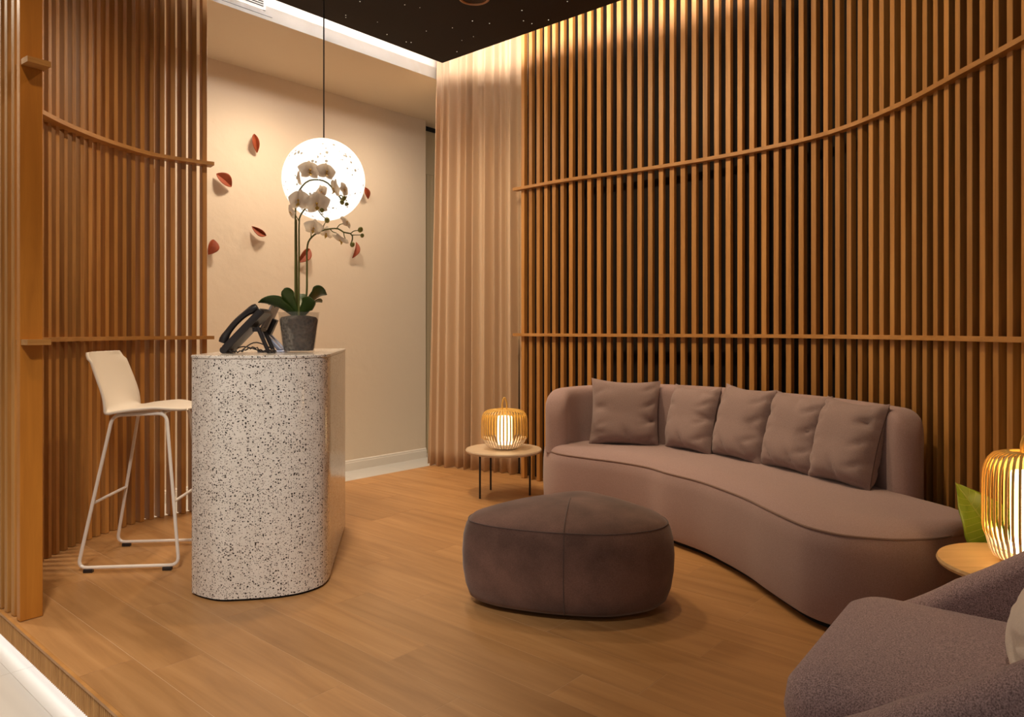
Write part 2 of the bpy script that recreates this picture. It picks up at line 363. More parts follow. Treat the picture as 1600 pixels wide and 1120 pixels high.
# stone floor of lobby and corridor
fl2 = tag(obj('floor.001', rsbox(-3, 7.2, -2.5, 7.5, TILE_Z-.06, TILE_Z-.002), M['tilejoint'], smooth=False), kind='structure')
for (ra, rb, sa, sb) in [(1.0, 5.9, -.34, 1.0), (4.70, 5.9, 1.06, 5.8)]:
    s = sa
    while s < sb-.05:
        r = ra; s1 = min(s+.6, sb)
        while r < rb-.05:
            r1 = min(r+1.2, rb)
            obj('tile', rsbox(r+.001, r1-.001, s+.001, s1-.001, TILE_Z-.004, TILE_Z), M['tile'], fl2, smooth=False); r = r1
        s = s1
# back wall of the corridor, skirting, end door
wb = tag(obj('wall_back', rsbox(5.83, 5.95, -2.5, 5.248, TILE_Z, 3.44), M['wall'], smooth=False), kind='structure')
def skirting(r, s0, s1):
    sec = [(0, 0), (-.016, 0), (-.016, .075), (-.012, .082), (-.012, .092), (-.006, .100), (0, .102)]
    a = [RS(r+x, s0, TILE_Z+z) for x, z in sec]; b = [RS(r+x, s1, TILE_Z+z) for x, z in sec]
    return loft([a, b])
tag(obj('baseboard_back', skirting(5.83, -2.5, 5.248), M['trimw'], ang=20), kind='structure')
dr = tag(obj('door_1', rsbox(6.02, 6.06, 5.10, 6.6, TILE_Z, 3.40), M['door'], smooth=False), kind='structure')
obj('rail', rsbox(6.005, 6.02, 5.1, 6.6, 2.92, 2.99), M['door'], dr, smooth=False)
for k in range(9): obj('board', rsbox(6.012, 6.021, 5.26+.055*k, 5.306+.055*k, TILE_Z, 2.92), M['door'], dr, smooth=False)
obj('track_gap', rsbox(5.99, 6.05, 5.1, 6.6, 3.40, 3.44), M['black'], dr, smooth=False)
tag(obj('wall_corridor_end', rsbox(5.0, 6.1, 6.6, 6.7, TILE_Z, 3.44), M['wall'], smooth=False), kind='structure')
# ceilings
tag(obj('ceiling_corridor', rsbox(4.80, 6.3, -2.5, 6.8, LOW_Z, LOW_Z+.1), M['lowceil'], smooth=False), kind='structure')
bh = tag(obj('wall_bulkhead', rsbox(4.80, 4.86, -2.5, 4.75, LOW_Z+.0005, SLAB_Z), M['bulk'], smooth=False), kind='structure')
tag(obj('ceiling_slab', rsbox(-2.6, 4.9, -.6, 5.6, SLAB_Z, SLAB_Z+.1), M['bulk'], smooth=False), kind='structure')
cp = tag(obj('ceiling', rsbox(-2.5, 4.47, -.5, 4.21, PANEL_Z, PANEL_Z+.04), M['ceil'], smooth=False), kind='structure')
# star lights: tiny glowing fibre ends in the dark ceiling
sv = ([], [])
for _ in range(150):
    p = RS(random.uniform(1.2, 4.4), random.uniform(1.2, 4.15), PANEL_Z); q = random.uniform(.0022, .0042)
    sv = join(sv, xf(([(q*math.cos(t), q*math.sin(t), -.0015) for t in [k*math.pi/3 for k in range(6)]]+[(q*math.cos(t), q*math.sin(t), .001) for t in [k*math.pi/3 for k in range(6)]],
                      [[5, 4, 3, 2, 1, 0]]+[[k, (k+1) % 6, 6+(k+1) % 6, 6+k] for k in range(6)]), Matrix.Translation(p)))
st = obj('star_points', sv, M['star'], cp, smooth=False); st['kind'] = 'stuff'
# air grille in the bulkhead
gr = thing('air_grille', 'white slotted air grille set into the lit bulkhead by the dark ceiling', 'vent', RS(4.80, 2.55, 3.505))
def rl(r0, r1, s0, s1, z0, z1): return [v-RS(4.80, 2.55, 3.505) for v in rsbox(r0, r1, s0, s1, z0, z1)[0]], rsbox(0, 1, 0, 1, 0, 1)[1]
obj('opening', rl(4.794, 4.7995, 2.34, 2.757, 3.505, 3.66), M['black'], gr, smooth=False)
for k in range(9): obj('louvre', rl(4.786, 4.795, 2.34, 2.757, 3.512+.0165*k, 3.5170+.0165*k), M['bulk'], gr, smooth=False)
for z0, z1 in [(3.497, 3.508)]: obj('frame', rl(4.785, 4.7995, 2.34, 2.77, z0, z1), M['bulk'], gr, smooth=False)
obj('frame', rl(4.785, 4.7995, 2.755, 2.77, 3.497, 3.66), M['bulk'], gr, smooth=False)
obj('access_panel_joint', rl(4.7985, 4.7999, 2.34, 2.83, 3.466, 3.4685), M['backing'], gr, smooth=False)
# round ceiling fitting
c_ = px(741, -6, 4.9); c_.z = PANEL_Z
cf = thing('ceiling_fitting', 'round recessed ceiling fitting with bronze rim in the dark star ceiling', 'ceiling fitting', c_)
obj('rim', lathe([(.090, -.004), (.094, -.012), (.104, -.012), (.108, -.004), (.108, -.0005), (.090, -.0005)], 40, False), M['bronze'], cf)
obj('recess', lathe([(.090, -.002), (.062, -.006), (.058, -.004), (.036, -.003), (.030, -.001)], 40, True), M['metal_dark'], cf)

# ---- slatted wall on the right: curved backing, slats, two rails
WP = V2((-.06, 5.99), (.112, 5.83), (.44, 5.53), (1.107, 5.04), (1.604, 4.564), (1.844, 4.197), (1.96, 3.718), (1.987, 3.229), (1.998, 2.842), (2.0, 2.4), (2.0, 1.9), (1.97, 1.3), (1.85, .75), (1.62, .25))  # unseen last points, added to wrap the wall and shade from the right
RP, RLEN = spline(WP, 600)     # front face of the rails; room interior lies to the right-hand side of travel
Rn = normals2(RP)
def offset(path, nn, d): return [p+n_*d for p, n_ in zip(path, nn)]
wr = tag(obj('wall_right', loft([[p+n_*a+Vector((0, 0, z)) for a, z in [(.15, 0), (.20, 0), (.20, SLAB_Z), (.15, SLAB_Z)]] for p, n_ in zip(RP[::4], Rn[::4])]), M['backing']), kind='structure')
SW, SD, SPITCH = .035, .038, .0825
sl_me = mesh_data('slat', *bbox_(-SW/2, SW/2, 0, SD, .002, SLAB_Z-.002, .002), M['slat'], False)
n_sl = int((RLEN-.20)/SPITCH)
for k in range(n_sl):
    t = (.17+k*SPITCH)/RLEN*(len(RP)-1); j = min(int(t), len(RP)-2); p = RP[j].lerp(RP[j+1], t-j); n_ = Rn[j].lerp(Rn[j+1], t-j).normalized()
    q = p+n_*.032
    link('slat', sl_me, wr, q, (0, 0, math.atan2(n_.y, n_.x)-math.pi/2+random.uniform(-.015, .015)))
for z in (1.162, 2.345):
    i0 = int(.10/RLEN*599)
    path = RP[i0:]
    obj('rail', sweep(path[::3], [(0, -.0115+z), (.0, .0115+z), (.050, .0115+z), (.050, -.0115+z)]), M['rail'], wr, smooth=True, ang=30)
# wall behind the curtain
tag(obj('wall_side', rsbox(3.6, 5.0, 4.80, 4.90, TILE_Z, SLAB_Z), M['wall'], smooth=False), kind='structure')

# ---- curtain
def curtain():
    base, ln = spline(V2((-.76, 6.49), (-.42, 6.30), (.16, 5.99)), 330); nn = normals2(base); nz = 26; V, F = [], []
    ph = []; a = 0
    for i in range(330):
        a += 2*math.pi/29*(1+.35*math.sin(i*.061)+.2*math.sin(i*.137+1)); ph.append(a)
    for j in range(nz+1):
        f = j/nz; z = .006+f*(SLAB_Z-.03-.006)
        for i in range(330):
            u = i/329
            p = base[i]+Vector((.085*(1-u)**2*f, -.03*(1-u)**2*f, 0))
            amp = (.040-.006*f)*(.75+.35*math.sin(i*.09+2))
            d = amp*math.sin(ph[i]+.25*math.sin(f*3+i*.05))+.010*math.sin(2*ph[i]+f*2.0)
            V.append(p+nn[i]*d+Vector((0, 0, z+(.004*math.sin(ph[i]) if j == 0 else 0))))
    for j in range(nz):
        for i in range(329): a = j*330+i; F.append([a, a+1, a+331, a+330])
    return V, F
cu = tag(obj('curtain', curtain(), M['curtain'], ang=180), 'floor-length sheer beige curtain in soft folds beside the slatted wall', 'curtain')
sm = cu.modifiers.new('thickness', 'SOLIDIFY'); sm.thickness = .002

# ================================================================== SLAT SCREEN ON THE LEFT
sc = thing('slat_screen', 'curved free-standing oak slat screen with end post behind the white stool', 'screen', (-2.3, 3.9, 0))
O = Vector((-2.3, 3.9, 0))
LP, LLEN = spline(V2((-2.035, 3.078), (-2.18, 3.185), (-2.335, 3.33), (-2.425, 3.52), (-2.458, 3.75), (-2.460, 3.98), (-2.425, 4.28), (-2.325, 4.59), (-2.13, 4.80), (-2.045, 4.868)), 300)
Ln = normals2(LP)
sl2 = mesh_data('slat', *bbox_(-.0150, .0150, -.031, .054, .002, SLAB_Z-.003, .002), M['slat'], False)
k = 0; s = .03
npitch = 31
for k in range(npitch):
    t = (.035+(LLEN-.05)*k/(npitch-1))/LLEN*299; j = min(int(t), 298); p = LP[j].lerp(LP[j+1], t-j); n_ = Ln[j].lerp(Ln[j+1], t-j).normalized()
    link('slat', sl2, sc, p-O, (0, 0, math.atan2(n_.y, n_.x)-math.pi/2+random.uniform(-.03, .03)))
# rails run along the inside and end in the post
rpts = [p-n_*.045 for p, n_ in zip(LP, Ln)]
rp2, _ = spline([Vector((-1.935, 2.985, 0)), Vector((-2.02, 3.055, 0))]+[rpts[i] for i in range(30, 300, 18)]+[rpts[-1]+(rpts[-1]-rpts[-4]).normalized()*.03], 90)
for z in (1.150, 2.300):
    obj('rail', sweep([p-O for p in rp2], [(-.042, z-.0115), (-.042, z+.0115), (.045, z+.0115), (.045, z-.0115)]), M['rail'], sc, ang=30)
fd = Vector((.62, .786, 0)).normalized(); fn = Vector((.786, -.62, 0))
pa = math.atan2(fd.y, fd.x)
obj('post', bbox_(-.002, .082, 0, .036, .002, SLAB_Z-.003, .002), M['post'], sc, Vector((-2.018, 2.990, 0))-O, (0, 0, pa), smooth=False)

# ================================================================== RECEPTION COUNTER
cpts = [(299.6, 928), (305, 931.5), (311.5, 934.5), (332.5, 939.6), (350, 941), (385, 939.6), (420, 937), (446, 934), (472.5, 929), (499, 920), (511, 911), (516, 901.5)]
plan = []
for x, y in cpts:
    Y = 1365.6/(y-515.5); plan.append(Vector(((x-800)/1138*Y, Y, 0)))
u_ = Vector((-.147, .989, 0)).normalized(); v_ = Vector((.989, .147, 0)).normalized()
right0 = plan[-1]; left0 = plan[0]+Vector((-.012, .10, 0))
near, _ = spline([left0+u_*.02, left0]+plan+[right0+u_*.05], 70)
far_r = right0+u_*.93; wdt = (left0-right0).dot(v_); far_l = far_r+v_*wdt
outline = near+[far_r-u_*.012, far_r-v_*.012, far_l+v_*.03, far_l-u_*.03]
CH = 1.087; CC = Vector((-1.25, 3.8, 0)); outl = [p-CC for p in outline]
ct = thing('reception_counter', 'white terrazzo reception counter with rounded end carrying the orchid', 'counter', CC)
obj('body', ringstack(outl, [(0, .012), (0, CH-.0165)]), M['terrazzo'], ct, ang=30)
obj('top', ringstack(outl, [(0, CH-.0155), (.003, CH-.013), (.003, CH-.003), (.0, CH)]), M['terrazzo'], ct, ang=30)
obj('base_shadow_gap', ringstack(outl, [(-.012, 0), (-.012, .014)]), M['black'], ct, ang=30)

# ================================================================== BAR STOOL
stool = thing('bar_stool', 'white plastic bar stool with sled frame standing between screen and counter', 'stool', (-1.935, 3.845, 0), math.atan2(.10, .99))
def shell(u, v):
    prof = [(-.247, 1.088, .178), (-.236, 1.06, .196), (-.205, .975, .205), (-.172, .89, .208), (-.150, .842, .210), (-.120, .812, .212), (-.060, .800, .212), (.04, .802, .205), (.12, .806, .192), (.185, .800, .165), (.216, .795, .115), (.226, .793, .05)]
    t = u*(len(prof)-1); i = min(int(t), len(prof)-2); f = t-i
    g = lambda k: prof[max(0, min(len(prof)-1, k))]
    c = [.5*((2*g(i)[q])+(g(i+1)[q]-g(i-1)[q])*f+(2*g(i-1)[q]-5*g(i)[q]+4*g(i+1)[q]-g(i+2)[q])*f*f+(3*g(i)[q]-g(i-1)[q]-3*g(i+1)[q]+g(i+2)[q])*f**3) for q in range(3)]
    w = 2*v-1; x, z, h = c
    seat = 1/(1+math.exp(-(u-.42)*22)); rear = math.exp(-((u-.42)/.12)**2)
    z += -.022*seat*(1-w*w)*max(0, min(1, (1-u)/.35))+.010*seat*abs(w)**3*max(0, min(1, (1-u)/.3)) - .035*rear*abs(w)**5
    x += (1-seat)*.055*w*w - (.012*abs(w)**4 if u < .1 else 0)
    return Vector((x, h*w, z))
so = obj('shell', grid(shell, 44, 20), M['white_pl'], stool, ang=180); q = so.modifiers.new('t', 'SOLIDIFY'); q.thickness = .013; q.offset = -1
def fillet(pts, r, n=6):
    P_ = [Vector(p) for p in pts]; out = []; m = len(P_)
    for i in range(m):
        a, b, c = P_[i-1], P_[i], P_[(i+1) % m]
        d1, d2 = (a-b).normalized(), (c-b).normalized()
        for k in range(n+1):
            t = k/n; p0, p2 = b+d1*r, b+d2*r
            out.append(p0*(1-t)**2+b*2*t*(1-t)+p2*t*t)
    return out
for sg in (-1, 1):
    loop = [(-.235, sg*.222, .024), (.245, sg*.222, .024), (.165, sg*.165, .778), (-.095, sg*.165, .770)]
    obj('leg_frame', tube(fillet(loop, .045), .0085, 10, True), M['white_mt'], stool)
    for xx in (-.185, .190):
        obj('foot_pad', bbox_(xx-.022, xx+.022, sg*.222-.011, sg*.222+.011, 0, .017, .002), M['blackpl'], stool)
for xx0, xx1, zz in ((-.176, -.176, .335), (.212, .212, .335)):
    y_ = .222-.057*(zz-.024)/.75
    obj('foot_rest', tube([(xx0, -y_, zz), (xx1, y_, zz)], .0075, 10), M['white_mt'], stool)
obj('seat_bracket', join(tube([(-.07, -.165, .775), (-.07, .165, .775)], .008), tube([(.14, -.165, .780), (.14, .165, .780)], .008)), M['white_mt'], stool)

# ================================================================== PENDANT
pc = px(506, 281, 4.4); PRAD = 63.3/1138*4.4
pend = thing('pendant_lamp', 'large glowing white globe pendant on a black cord above the counter', 'pendant lamp', pc)
obj('globe', lathe([(max(.0005, PRAD*math.sin(math.pi*k/40)), -PRAD*math.cos(math.pi*k/40)) for k in range(41)], 64), M['globe'], pend, ang=180)
obj('cord', tube([(0, 0, PRAD-.005), (.0, 0, PRAD+.4), (.0, 0, PANEL_Z-pc.z-.02)], .0042, 8), M['blackm'], pend)
obj('cap', lathe([(.008, PRAD-.004), (.008, PRAD+.006), (.005, PRAD+.012)], 16), M['blackm'], pend)
obj('ceiling_rose', lathe([(.05, PANEL_Z-pc.z-.025), (.05, PANEL_Z-pc.z-.001)], 24), M['blackm'], pend)

# ================================================================== LEATHER LEAVES ON THE BACK WALL
def wall_leaf(x0, y0, x1, y1, w1, w2, label, lift=.012):
    a, b = px_r(x0, y0, 5.80), px_r(x1, y1, 5.80); mid = (a+b)/2
    ax = (b-a); ln = ax.length; ax.normalize(); nrm = -RS(1, 0); side = nrm.cross(ax).normalized(); ax = side.cross(nrm)
    def f(u, v):
        w = 2*v-1; half = (w1 if w > 0 else w2)*ln; s_ = math.sin(math.pi*u**.9)**.8 if 0 < u < 1 else 0
        return ax*(ln*(u-.5))+side*(half*w*s_)+nrm*(lift*.2+.030*abs(w)*s_*1.0+.012*math.sin(math.pi*u))
    o = tag(obj('wall_leaf', grid(f, 18, 10), M['rust'], None, mid, ang=25), label, 'wall decoration', 'rust leather leaves on the plaster wall')
    q = o.modifiers.new('t', 'SOLIDIFY'); q.thickness = .003; q.offset = 0
wall_leaf(397, 209, 401.5, 239, .08, .34, 'topmost rust leather leaf standing upright high on the plaster wall')
wall_leaf(337.5, 271.5, 361.5, 292, .33, .30, 'broad open rust leather leaf just below the topmost one')
wall_leaf(393, 353.5, 416, 368, .04, .36, 'half-folded rust leather leaf on the wall above the phone')
wall_leaf(333.5, 374, 325, 398, .38, .3, 'rust leather leaf at the edge of the slat screen above its shadow')
wall_leaf(484, 389, 465.5, 410, .27, .27, 'rust leather leaf seen behind the orchid stems')
wall_leaf(556, 378, 550, 403.5, .24, .12, 'rust leather leaf under the lowest orchid bud')
wall_leaf(569, 292, 575, 311, .15, .40, 'rust leather leaf peeping out beside the globe pendant')
wall_leaf(236, 262, 243, 288, .30, .30, 'rust leather leaf glimpsed through the slat screen gaps')

# ================================================================== POTTED ORCHID
OC = Vector((-1.083, 3.70, CH))
orc = thing('potted_orchid', 'white orchid with three stems in a clear plastic pot on the counter', 'plant', OC)
obj('pot', lathe([(.074, .001), (.078, .004), (.101, .197), (.1035, .203), (.101, .204), (.098, .198), (.075, .007), (.001, .007)], 40, True), M['clear'], orc)
obj('bark', lathe([(.070, .009), (.074, .02), (.094, .165), (.085, .178), (.05, .185), (.001, .188)], 32), M['bark'], orc)
def opx(x, y, dY=0.0): return px(x, y, 3.70+dY)-OC
def strap_leaf(base, tip, width, arch, twist=0, curl=.35, nu=16):
    base, tip = Vector(base), Vector(tip); d = tip-base; h = Vector((d.x, d.y, 0)); side = Vector((-h.y, h.x, 0)).normalized()
    def f(u, v):
        w = 2*v-1; c = base.lerp(tip, u)+Vector((0, 0, arch*4*u*(1-u)*.5))
        ww = width*(math.sin(math.pi*min(1, .12+.88*u))**.55 if u < .999 else .02)*(.55+.45*u if u < .5 else 1)
        if u > .97: ww *= .45
        return c+side*(ww*w*math.cos(twist))+Vector((0, 0, abs(w)**1.5*ww*curl+ww*w*math.sin(twist)))
    return grid(f, nu, 8)
lf = [(opx(462, 492), opx(403, 472, -.12), .048, .06, .5), (opx(463, 494), opx(420, 476, .10), .056, .10, -.3), (opx(465, 494), opx(440, 455, -.09), .046, .03, .9),
      (opx(467, 495), opx(470, 459, .14), .044, .05, .2), (opx(471, 494), opx(511, 460, .03), .060, .09, -.55), (opx(470, 495), opx(492, 470, -.10), .040, .03, -.8), (opx(469, 494), opx(503, 472, .13), .036, .06, -.3),
      (opx(465, 495), opx(428, 480, -.02), .036, .09, .6)]
for b_, t_, w_, a_, tw in lf:
    b_.x *= .5; b_.z = .17
    o = obj('leaf', strap_leaf(b_, t_, w_, a_, tw), M['orchleaf'], orc, ang=180); q = o.modifiers.new('t', 'SOLIDIFY'); q.thickness = .003
def pstem(pts, r, d=.0):
    p, _ = spline([opx(x, y, d+(e[0] if e else 0)) for x, y, *e in pts], 40)
    n = len(p); return tube(p, [r*(1-.35*i/n) for i in range(n)], 8)
obj('stem', pstem([(463, 495), (461.5, 460), (461.5, 400), (461.5, 345), (462, 325), (465.5, 302), (478.6, 284.5), (494, 280.5), (508, 283.5), (517, 291), (530, 307), (536, 314)], .0052, -.01), M['stem'], orc)
obj('stem', pstem([(467, 495), (467, 450), (467.2, 400), (467.5, 345), (470, 336), (476, 327), (482, 323), (495, 322), (503, 326)], .0055, -.03), M['stem'], orc)
obj('stem', pstem([(474, 495), (479, 460), (479.6, 420), (480, 386), (486.5, 371), (504, 360), (526, 357), (537.5, 363), (548, 365), (551, 371), (549, 379)], .0055, .02), M['stem'], orc)
obj('stake', tube([opx(464.5, 492, .02), opx(463, 343, .01)], .0042, 8), M['stem'], orc)
for pts, d in [([(467, 345), (463, 338), (461, 333)], -.03), ([(478, 326), (474, 322), (471, 320)], -.03), ([(504, 360), (506, 352), (510, 345)], .02), ([(526, 357), (531, 351), (538, 349)], .02), ([(537, 363), (538, 369), (541, 376)], .02),
               ([(548, 365), (553, 361), (562, 359.5)], .02), ([(549, 367), (557, 367), (565, 367)], .02), ([(486, 371), (486, 364), (484, 360)], .02), ([(516, 358), (520, 362), (526, 364)], .02), ([(494, 322), (501, 334), (509, 342)], -.03), ([(530, 307), (533, 305), (537, 309)], -.01)]:
    obj('stalk', pstem(pts, .0028, d), M['stem'], orc)
# one flower: column, three sepals, two broad petals, yellow lip (faces -Y)
def petal_g(ln, w, ang, cup=.25, back=.0, blunt=.6):
    d = Vector((math.sin(ang), 0, math.cos(ang))); sd = Vector((d.z, 0, -d.x))
    def f(u, v):
        q = 2*v-1; ww = w*math.sin(math.pi*(.06+.92*u)**blunt)**.8
        return d*(ln*u)+sd*(ww*q)+Vector((0, cup*ln*(u*u-.35*u)*.6-.22*ww*(1-q*q)+back, 0))
    return grid(f, 8, 6)
pet_me = [mesh_data('petal', *petal_g(.040, .0165, a, .2, .004, .8), M['petal'], True, 180) for a in (0, 2.25, -2.25)] + [mesh_data('petal', *petal_g(.046, .030, a, .2, .0, .62), M['petal'], True, 180) for a in (1.35, -1.35)]
lip_me = mesh_data('lip', *join(petal_g(.024, .010, math.pi, -1.6), petal_g(.014, .006, 2.2, -1.2), petal_g(.014, .006, -2.2, -1.2)), M['lip'], True, 180)
colm_me = mesh_data('flower', *xf(lathe([(.001, -.006), (.0045, -.003), (.005, .003), (.003, .008), (.001, .010)], 10), Matrix.Rotation(math.pi/2, 4, 'X')), M['lip'])
bud_me = mesh_data('bud', *lathe([(.001, -.012), (.006, -.010), (.0105, -.002), (.010, .005), (.005, .011), (.001, .013)], 12), M['bud'], True, 180)
for x, y, dY, yaw, pitch_, roll, sc_ in [(467, 279, -.02, -1.25, .1, .2, 1.05), (484, 266, -.03, .55, -.1, 0, 1.15), (510, 268, -.02, .75, -.1, .1, 1.05), (523, 294, -.02, -.85, .3, .5, 1.05), (538, 296, -.02, 1.2, 0, .7, .75),
                                      (467, 313, -.06, -.25, 0, .1, 1.25), (495, 318, -.06, .2, .1, -.1, 1.3), (455, 331, -.03, -1.2, .4, -.4, .9), (490, 356, .0, .3, .5, .2, 1.0), (510, 364, .05, .1, .9, .3, .95),
                                      (541, 347, .0, 1.2, -.5, .2, .85), (532, 374, .0, -.4, 1.1, .3, 1.0), (503, 300, .02, 2.6, 0, .2, .8)]:
    fo = link('flower', colm_me, orc, opx(x, y, dY), (pitch_, roll, yaw)); fo.scale = (sc_*1.14,)*3
    for pm in pet_me: link('petal', pm, fo)
    link('lip', lip_me, fo)
for x, y, s_, dY in [(537.5, 310, .85, -.01), (534.5, 316, .85, -.02), (541.5, 319, .7, -.01), (503, 328, .9, -.05), (511, 344, 1.0, .0), (563, 359, 1.0, .02), (566, 368, .75, .02), (550.5, 382, .95, .02)]:
    o = link('bud', bud_me, orc, opx(x, y, dY), (random.uniform(-.5, .5), random.uniform(-.5, .5), 0)); o.scale = (s_*1.25,)*3

# ================================================================== DESK PHONE AND TABLET STAND (they face the stool)
ph = thing('desk_phone', 'black desk telephone with handset tilted up on the counter', 'telephone', (-1.293, 3.58, CH), .12)
tl = Matrix.Translation((-.075, 0, .035)) @ Matrix.Rotation(-math.radians(47), 4, 'Y')
obj('body', xf(bbox_(-.025, .235, -.095, .095, -.012, .022, .008), tl), M['blackpl'], ph)
obj('lower_edge', xf(join(tube([(-.028, -.094, .004), (-.028, .094, .004)], .017, 12)), tl), M['blackpl'], ph)
hs, _ = spline([(-.01, 0, .036), (.03, 0, .050), (.10, 0, .058), (.17, 0, .052), (.225, 0, .036)], 16)
obj('handset', xf(tube([p+Vector((0, -.06, 0)) for p in hs], [.020, .022, .020, .017, .0155, .015, .015, .015, .015, .015, .015, .0155, .017, .020, .022, .019], 12), tl), M['blackpl'], ph)
obj('keypad', xf(bbox_(.01, .21, -.025, .085, .022, .026, .002), tl), M['greypl'], ph)
for ix in range(4):
    for iy in range(3): obj('key', xf(bbox_(.02+.028*ix, .038+.028*ix, -.005+.028*iy, .015+.028*iy, .026, .030, .002), tl), M['blackpl'], ph)
obj('display', xf(bbox_(.145, .20, -.012, .078, .026, .029, .002), tl), M['screen'], ph)
obj('stand', join(tube([(.055, -.06, .125), (.105, -.06, .008)], .010), tube([(.055, .06, .125), (.105, .06, .008)], .010), tube([(.105, -.07, .009), (.105, .07, .009)], .009), box(.03, .07, -.06, .06, .105, .125)), M['blackpl'], ph)
cb_, _ = spline([(-.07, -.095, .012), (-.01, -.13, .012), (.05, -.125, .03), (.09, -.10, .012), (.14, -.09, .010), (.12, -.02, .008)], 40)
obj('cord', tube([p+Vector((0, .006*math.cos(i*2.4), .005*math.sin(i*2.4))) for i, p in enumerate(cb_)], .0035, 6), M['blackpl'], ph)
ts = thing('tablet_stand', 'slim tablet on a silver angled stand between telephone and orchid', 'tablet', (-1.262, 3.80, CH), .12)
obj('tablet', xf(bbox_(-.005, .185, -.10, .10, -.005, .005, .003), Matrix.Translation((-.035, 0, .10)) @ Matrix.Rotation(-math.radians(66), 4, 'Y')), M['greypl'], ts)
obj('screen', xf(bbox_(.005, .175, -.09, .09, .005, .0065, .001), Matrix.Translation((-.035, 0, .10)) @ Matrix.Rotation(-math.radians(66), 4, 'Y')), M['screen'], ts)
obj('bracket', xf(bbox_(-.005, .08, -.025, .025, -.035, -.010, .003), Matrix.Translation((-.025, 0, .105)) @ Matrix.Rotation(-math.radians(66), 4, 'Y')), M['blackpl'], ts)
for y_ in (-.045, .045):
    obj('foot', xf(bbox_(-.012, .135, -.018, .018, -.010, .010, .003), Matrix.Translation((-.03, y_, .105)) @ Matrix.Rotation(math.radians(46), 4, 'Y')), M['silver'], ts)
obj('base_plate', bbox_(-.05, .09, -.075, .075, 0, .008, .003), M['silver'], ts)
for k, (a, b, c) in enumerate([((-.16, -.16, .005), (-.10, -.14, .03), (-.02, -.12, .005)), ((-.12, -.12, .005), (-.05, -.10, .05), (.05, -.09, .005))]):
    p, _ = spline([a, b, c], 14); obj('cable', tube(p, .003, 6), M['blackpl'], ts)

# ================================================================== SOFA
SC = Vector((1.2, 4.2, 0))
front = V2((.222, 4.905), (.2975, 4.705), (.46, 4.552), (.639, 4.409), (.783, 4.244), (.859, 4.073), (.981, 3.85), (1.054, 3.634), (1.104, 3.442), (1.1306, 3.257), (1.1715, 3.03), (1.205, 2.935), (1.274, 2.845), (1.344, 2.806), (1.457, 2.775), (1.58, 2.783), (1.70, 2.82), (1.85, 2.92))
back = V2((.232, 5.02), (.33, 5.12), (.48, 5.20), (.70, 5.20), (1.02, 4.99), (1.30, 4.73), (1.52, 4.47), (1.75, 4.12), (1.85, 3.80), (1.885, 3.50), (1.915, 3.25), (1.92, 3.08), (1.89, 2.97))
NF = 90
Fp, _ = spline(front, NF); Bp, _ = spline(back, NF)
outl, _ = spline(front+back[::-1], 200, True)
outl = [p-SC for p in outl]
sofa = thing('sofa', 'long curved mauve sofa with kidney-shaped seat against the slatted wall', 'sofa', SC)
obj('plinth', ringstack(outl, [(-.06, 0), (-.06, .04)]), M['black'], sofa)
obj('base', ringstack(outl, [(-.030, .028), (-.012, .038), (-.002, .07), (.004, .20), (.002, .33), (-.004, .385), (-.012, .398)]), M['sofa'], sofa)
obj('piping', tube([p+n_*.010+Vector((0, 0, .398)) for p, n_ in zip(outl, normals2(outl, True))], .0055, 8, True), M['pipe'], sofa)
def seat(u, v):
    i = u*(NF-1); j = min(int(i), NF-2); f = i-j
    a = Fp[j].lerp(Fp[j+1], f); b = Bp[j].lerp(Bp[j+1], f); e = .02+.96*v
    p = a.lerp(b, e)
    edge = min(1, 4.2*min(v, 1-v)+.0); endp = min(1, 14*min(u, 1-u))
    p.z = .396+.050*math.sin(edge*math.pi/2)**.7*math.sin(endp*math.pi/2)**.7
    return p-SC
obj('seat_cushion', grid(seat, 110, 26), M['sofa'], sofa, ang=180)
# backrest: rounded section swept along its own path, falling at both ends
bfront = V2((.275, 4.80), (.335, 4.925), (.45, 5.02), (.62, 5.06), (.82, 5.03), (1.03, 4.905), (1.28, 4.69), (1.50, 4.43), (1.70, 4.11), (1.80, 3.80), (1.84, 3.58), (1.86, 3.37))
BPth, BL = spline(bfront, 120); bn = normals2(BPth)
rings = []
for i, (p, n_) in enumerate(zip(BPth, bn)):
    t = i/119; d = min(t*BL, (1-t)*BL); left = t < .5
    R_ = .16 if left else .11
    k = 1 if d >= R_ else math.sqrt(max(0, 1-((R_-d)/R_)**2))
    h = .405+(((.83 if not left else .80+.035*min(1, t/.3))-.405)-(.16 if left else .12)*(1-k))
    th = .075*(1 if d > .06 else .30+.70*math.sqrt(max(0, 1-((.06-d)/.06)**2)))
    sec = []
    for a in range(0, 13):
        ang_ = math.pi*a/12
        ca, sa = math.cos(ang_), math.sin(ang_)
        sec.append((-th*math.copysign(abs(ca)**.7, ca), h-.07+.07*abs(sa)**.7))
    sec = [(-th*1.05, .39), (-th*1.04, .55)]+sec+[(th, .55), (th, .388)]
    rings.append([p-SC+n_*a+Vector((0, 0, b)) for a, b in sec])
obj('backrest', loft(rings), M['sofa'], sofa, ang=60)
